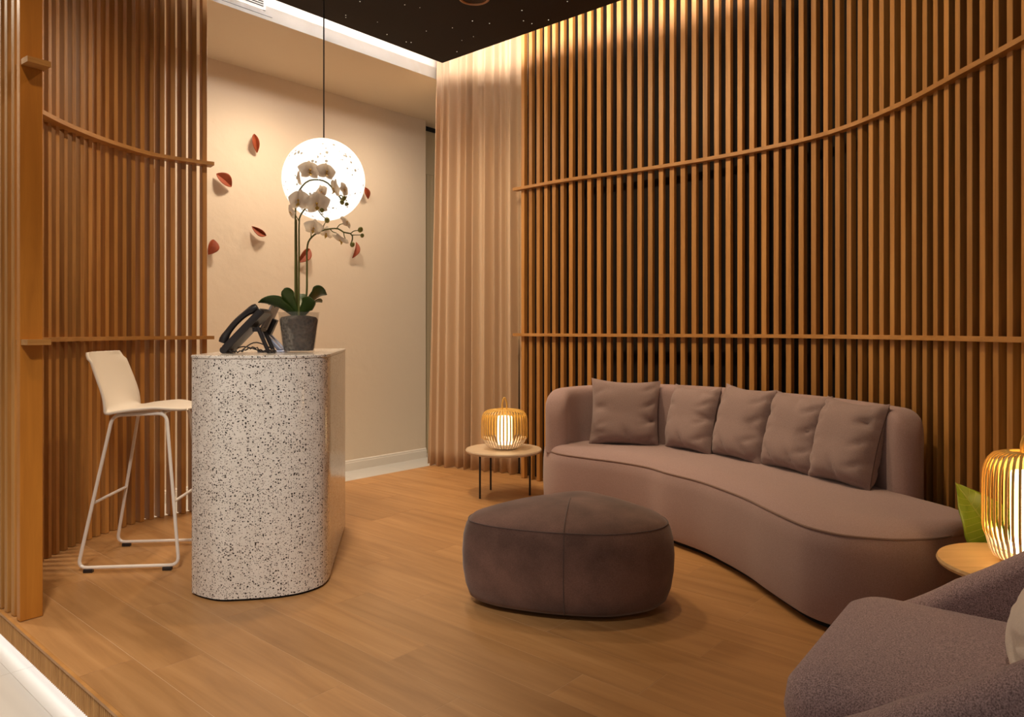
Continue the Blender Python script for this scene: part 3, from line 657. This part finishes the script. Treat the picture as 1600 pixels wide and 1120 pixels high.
# scatter cushions
def cushion_g(w, h, t, seed, wr=1.0):
    rnd = random.Random(seed); ph_ = [rnd.uniform(0, 6.28) for _ in range(8)]
    def half(sg):
        def f(u, v):
            a, b = 2*u-1, 2*v-1
            x = w/2*a*(1-.075*a*a*(1-b*b)); z = h/2*b*(1-.105*b*b*(1-a*a))
            th = t/2*(max(0, (1-a**4)*(1-b**4))**.55)
            e = max(abs(a), abs(b)); rdg = lambda x: (1-abs(math.sin(x)))**3
            side_ = math.exp(-((abs(a)-.74)/.24)**2); low_ = math.exp(-((b+.70)/.22)**2); fade = 1 if e < .97 else 0
            th -= wr*fade*(.030*side_*(rdg(3.1*b+.8*a+ph_[0]+.7*math.sin(2.3*b+ph_[4]))+.7*rdg(6.3*b-1.6*a+ph_[5]+.9*math.sin(3*a)))*(1 if a > 0 else .5) + .024*low_*rdg(2.6*a+1.9*b+ph_[1]+.6*math.sin(3*a)) + .016*math.exp(-((b-.75)/.2)**2)*rdg(2.2*a+ph_[2]+b))
            th += wr*.005*math.sin(2.6*a+2*b+ph_[3])*(1-e)
            if b < 0: th += .14*t*(1-a*a)*(-b)*(1-abs(b)**3)
            return Vector((x, sg*max(th, .0015), z))
        return f
    g1 = grid(half(-1), 28, 28); g2 = grid(half(1), 28, 28)
    return join((g1[0], [f for f in g1[1]]), (g2[0], [f[::-1] for f in g2[1]]))
def add_cushion(x, y, zb, yaw, lean, w, h, t, seed, label, mt='cush', roll=0, grp='cushions lined up on the sofa'):
    g = cushion_g(w, h, t, seed)
    g = xf(g, Matrix.Translation((0, 0, h/2*.95)))
    o = tag(obj('cushion', g, M[mt], None, (x, y, zb), None, ang=180), label, 'cushion', grp)
    o.rotation_mode = 'XYZ'; o.rotation_euler = (Matrix.Rotation(yaw, 3, 'Z') @ Matrix.Rotation(-lean, 3, 'X') @ Matrix.Rotation(roll, 3, 'Y')).to_euler()
    return o
for x, y, yaw, lean, w, h, t, r_, lb in [
    (.735, 4.80, -.18, .20, .46, .45, .15, .03, 'leftmost mauve cushion, squarest and set apart on the curved sofa'),
    (1.10, 4.58, -1.00, .24, .39, .43, .18, 0, 'mauve cushion second from the lit side table end of the sofa'),
    (1.315, 4.28, -1.12, .24, .41, .45, .18, .03, 'middle mauve cushion of the five on the curved sofa'),
    (1.490, 3.93, -1.20, .25, .41, .44, .18, 0, 'mauve cushion between the middle one and the one at the open end'),
    (1.610, 3.60, -1.20, .28, .39, .44, .19, .02, 'last mauve cushion near the open end of the curved sofa')]:
    add_cushion(x, y, .440, yaw, lean, w, h, t, int(x*1000), lb, 'cush', r_)

# ================================================================== OTTOMAN
OT = Vector((.25, 3.28, 0))
oo, _ = spline([p-OT for p in V2((.21, 2.965), (.39, 2.945), (.55, 2.99), (.645, 3.06), (.695, 3.17), (.665, 3.33), (.555, 3.52), (.42, 3.66), (.29, 3.67), (.10, 3.565), (-.10, 3.42), (-.195, 3.30), (-.205, 3.19), (-.155, 3.12), (-.06, 3.055), (.09, 2.995))], 120, True)
ot = thing('ottoman', 'dark brown velvet pebble-shaped ottoman in front of the curved sofa', 'ottoman', OT)
oprof = [(-.075, .018), (-.045, .022), (-.022, .042), (-.004, .09), (.008, .16), (.011, .23), (.006, .30), (-.006, .345), (-.017, .366)]
obj('body', ringstack(oo, oprof), M['velvet'], ot, ang=60)
otop = [(-.022, .371), (-.040, .386)]
obj('top_panel', ringstack(oo, [(-.019, .3665)]+otop, [(.86, .404), (.70, .421), (.50, .434), (.25, .442), (.02, .444)]), M['velvet'], ot, ang=60)
on = normals2(oo, True)
obj('seam', tube([p-n_*(-.017)+Vector((0, 0, .367)) for p, n_ in zip(oo, on)], .003, 6, True), M['velseam'], ot)
i_f = min(range(len(oo)), key=lambda i: abs((oo[i]+OT).x/(oo[i]+OT).y-(877-800)/1138)+(10 if (oo[i]+OT).y > 3.2 else 0))
obj('seam', tube([oo[i_f]-on[i_f]*(o_+.001)+Vector((0, 0, z)) for o_, z in oprof[1:]], .0022, 6), M['velseam'], ot)
cen = sum(oo, Vector())/len(oo)
obj('seam', tube([cen+(oo[i_f]-cen)*k+Vector((0, 0, z)) for k, z in [(.985, .377), (.925, .392), (.84, .405), (.68, .422), (.49, .435), (.245, .443), (0, .445)]], .002, 6), M['velseam'], ot)
obj('glide', lathe([(.20, 0), (.20, .019)], 40), M['black'], ot, (0, 0, 0))

# ================================================================== SIDE TABLES AND LAMPS
T1 = Vector((-.060, 5.27, 0))
t1 = thing('side_table', 'round pale side table on thin black legs between curtain and sofa', 'table', T1)
obj('table_top', lathe([(.255, .318), (.272, .322), (.276, .334), (.272, .342), (.02, .343)], 64), M['tabletop'], t1)
legs = [(-.168, -.085), (-.10, .20), (.19, .02)]
for a, b in legs: obj('leg', xf(bbox_(-.007, .007, -.007, .007, 0, .318, .0015), Matrix.Translation((a, b, 0))), M['blackm'], t1)
for (a, b), (c, d) in ((legs[0], legs[1]), (legs[1], legs[2]), (legs[0], legs[2])):
    obj('crossbar', tube([(a, b, .309), (c, d, .309)], .008, 6), M['blackm'], t1)
def cage_lamp(name, label, loc, R_, H_, nrib, zdip, handle, glow):
    t = thing(name, label, 'lamp', loc); bm = bamboo('bamboo_'+str(int(R_*1000)), zdip)
    pr = [(.42*R_, .006), (.62*R_, .012), (.80*R_, .030), (.94*R_, .07*H_/.28), (1.0*R_, .30*H_), (1.0*R_, .70*H_), (.95*R_, .86*H_), (.80*R_, .955*H_), (.60*R_, .985*H_), (.42*R_, .99*H_)]
    path, _ = spline([Vector((r, 0, z)) for r, z in pr], 22)
    wv = .0050 if R_ > .13 else .0042
    rings = []
    for i, p in enumerate(path):
        a = path[max(0, i-1)]; b = path[min(21, i+1)]; tt = (b-a).normalized(); nn = Vector((tt.z, 0, -tt.x))
        rings.append([p+Vector((0, wv, 0))-nn*.0012, p+Vector((0, wv, 0))+nn*.0012, p-Vector((0, wv, 0))+nn*.0012, p-Vector((0, wv, 0))-nn*.0012])
    me = mesh_data('rib', *loft(rings), bm, True, 50)
    for k in range(nrib): link('rib', me, t, None, (0, 0, 2*math.pi*k/nrib+.05))
    obj('base_ring', lathe([(.44*R_, .001), (.46*R_, .010), (.40*R_, .011), (.38*R_, .001)], 40), bm, t)
    obj('top_ring', lathe([(.45*R_, .975*H_), (.47*R_, .985*H_), (.45*R_, 1.0*H_), (.37*R_, 1.0*H_), (.36*R_, .975*H_)], 40, False), bm, t)
    obj('diffuser', lathe([(.33*R_, .03), (.34*R_, .04), (.34*R_, .80*H_), (.32*R_, .82*H_), (.01, .82*H_)], 32), glow, t)
    obj('socket_base', lathe([(.35*R_, .008), (.35*R_, .032), (.02, .033)], 32), M['white_mt'], t)
    lp, _ = spline([Vector((-.055*R_*1.6, 0, .985*H_)), Vector((-.10*R_, 0, H_+handle*.45)), Vector((0, 0, H_+handle)), Vector((.10*R_, 0, H_+handle*.45)), Vector((.055*R_*1.6, 0, .985*H_))], 24)
    obj('handle', tube(lp, .0055, 8), bm, t)
    obj('handle_bar', tube([(-.40*R_, 0, .985*H_), (.40*R_, 0, .985*H_)], .005, 8), bm, t)
    return t
cage_lamp('cage_lamp', 'wide low bamboo cage lamp glowing on the pale side table by the curtain', T1+Vector((0.005, 0, .343)), .166, .285, 42, .085, .085, M['glow'])
T2 = Vector((1.645, 2.33, 0))
t2 = thing('side_table', 'round oak side table partly hidden behind the grey armchair', 'table', T2)
obj('table_top', lathe([(.225, .428), (.246, .431), (.250, .440), (.246, .449), (.02, .450)], 64), M['oaktop'], t2)
for k in range(3):
    a = 2*math.pi*k/3+.5; obj('leg', tube([(.15*math.cos(a), .15*math.sin(a), .43), (.19*math.cos(a), .19*math.sin(a), .001)], .009, 8), M['blackm'], t2)
cage_lamp('cage_lamp', 'tall bamboo cage lamp with white dipped foot on the oak side table', T2+Vector((.005, .01, .450)), .118, .36, 40, .095, .05, M['glow_tall'])

# ================================================================== BROAD-LEAFED PLANT behind the side table
PB = Vector((1.84, 2.66, 0))
pb = thing('potted_plant', 'broad green leaf rising between sofa end and tall cage lamp', 'plant', PB)
obj('pot', lathe([(.055, .001), (.065, .004), (.082, .16), (.086, .165), (.078, .165), (.07, .15), (.01, .148)], 32), M['blackpl'], pb)
def broad(tip, base, w, nrm):
    tip, base, nrm = Vector(tip), Vector(base), Vector(nrm).normalized(); ax = tip-base; ln = ax.length; ax.normalize(); sd = ax.cross(nrm).normalized(); nr = sd.cross(ax)
    def f(u, v):
        q = 2*v-1; ww = w*(math.sin(math.pi*min(1, u*.97+.03)**.72)**.85)*(1-.25*u)
        return base+ax*(ln*u)+sd*(ww*q)+nr*(.030*abs(q)*ww/w+.008*math.sin(u*22)*abs(q)*.6-.02*u*u)
    vein = tube([f(u/14, .5)+nr*.0022 for u in range(15)], .0022, 6)
    vs = [vein]
    for k in range(2, 12):
        for sg in (-1, 1):
            u0 = k/14; vs.append(tube([f(min(.99, u0+.10*t), .5+sg*.44*t)+nr*.0012 for t in (0, .25, .5, .75, 1)], .0011, 5))
    return grid(f, 20, 12), join(*vs)
for tip, base, w, nr in [(px(1498, 757, 2.60)-PB, px(1576, 872, 2.64)-PB, .112, (-.25, -.95, .25))]:
    g, vn = broad(tip, base, w, nr); lf_ = obj('leaf', g, M['bigleaf'], pb, ang=180); q = lf_.modifiers.new('t', 'SOLIDIFY'); q.thickness = .0012
    obj('vein', vn, M['vein'], lf_)
    p, _ = spline([Vector((0, 0, .145)), Vector((base.x*.4, base.y*.4, .28)), base], 12); obj('stem', tube(p, .004, 6), M['stem'], pb)

# ================================================================== ARMCHAIR
AO = Vector((.80, 1.84, 0)); al = Vector((.612, .791, 0)).normalized()
arm = thing('armchair', 'grey tweed tub armchair in the near corner facing the ottoman', 'armchair', AO, math.atan2(al.y, al.x))
# local x: towards the far arm, local -y: towards the chair's back
def rrect(x0, x1, y0, y1, r, n=8):
    out = []
    for cx, cy, a0 in ((x1-r, y0+r, -90), (x1-r, y1-r, 0), (x0+r, y1-r, 90), (x0+r, y0+r, 180)):
        for k in range(n+1):
            a = math.radians(a0+90*k/n); out.append(Vector((cx+r*math.cos(a), cy+r*math.sin(a), 0)))
    return out
so_ = rrect(-.345, .350, -.68, .025, .11, 10)
obj('seat_cushion', ringstack(so_, [(-.05, .275), (-.02, .285), (0, .31), (.008, .36), (.0, .41), (-.018, .437), (-.045, .452)], [(.85, .461), (.6, .468), (.3, .472), (.02, .473)]), M['tweed'], arm, ang=60)
obj('seat_base', ringstack(rrect(-.37, .37, -.70, .0, .12, 10), [(-.03, .12), (0, .14), (0, .26), (-.02, .275)]), M['tweed'], arm, ang=60)
U, ulen = spline([Vector(p) for p in [(-.385, .02, 0), (-.405, -.25, 0), (-.40, -.52, 0), (-.33, -.72, 0), (-.14, -.83, 0), (.14, -.83, 0), (.33, -.72, 0), (.415, -.52, 0), (.425, -.25, 0), (.395, .02, 0)]], 110)
un = normals2(U); rings = []
for i, (p, n_) in enumerate(zip(U, un)):
    t = i/109; d = min(t, 1-t)*ulen
    h = .365+.51*(1-math.cos(math.pi*min(1, d/1.0)))/2+.06*min(1, d/.25)
    if d < .08: h -= .07*(1-math.sqrt(max(0, 1-((.08-d)/.08)**2)))
    th = .055*(1 if d > .05 else .4+.6*math.sqrt(max(0, 1-((.05-d)/.05)**2)))
    flare = .10*(h-.36)
    sec = [(-th, .14), (-th, h-.05)]+[(-th*math.copysign(abs(math.cos(a))**.8, math.cos(a))-flare*.0, h-.05+.05*math.sin(a)) for a in [math.pi*k/10 for k in range(1, 10)]]+[(th, h-.05), (th, .14)]
    # section offsets: positive towards the inside of the tub
    rings.append([p+n_*(a-flare*max(0, (b-.3)/.4))+Vector((0, 0, b)) for a, b in sec])
obj('tub_shell', loft(rings), M['tweed'], arm, ang=60)
for a, b in ((-.30, -.08), (.30, -.08), (-.28, -.62), (.28, -.62)): obj('leg', lathe([(.012, .001), (.016, .14)], 12), M['blackm'], arm, (a, b, 0))
cc = AO+al*.03+Vector((.791, -.612, 0))*.42
add_cushion(cc.x, cc.y, .462, math.atan2(al.y, al.x)+math.pi, .42, .46, .30, .15, 77, 'off-white cushion leaning in the grey tweed armchair', 'offwhite', 0, None)
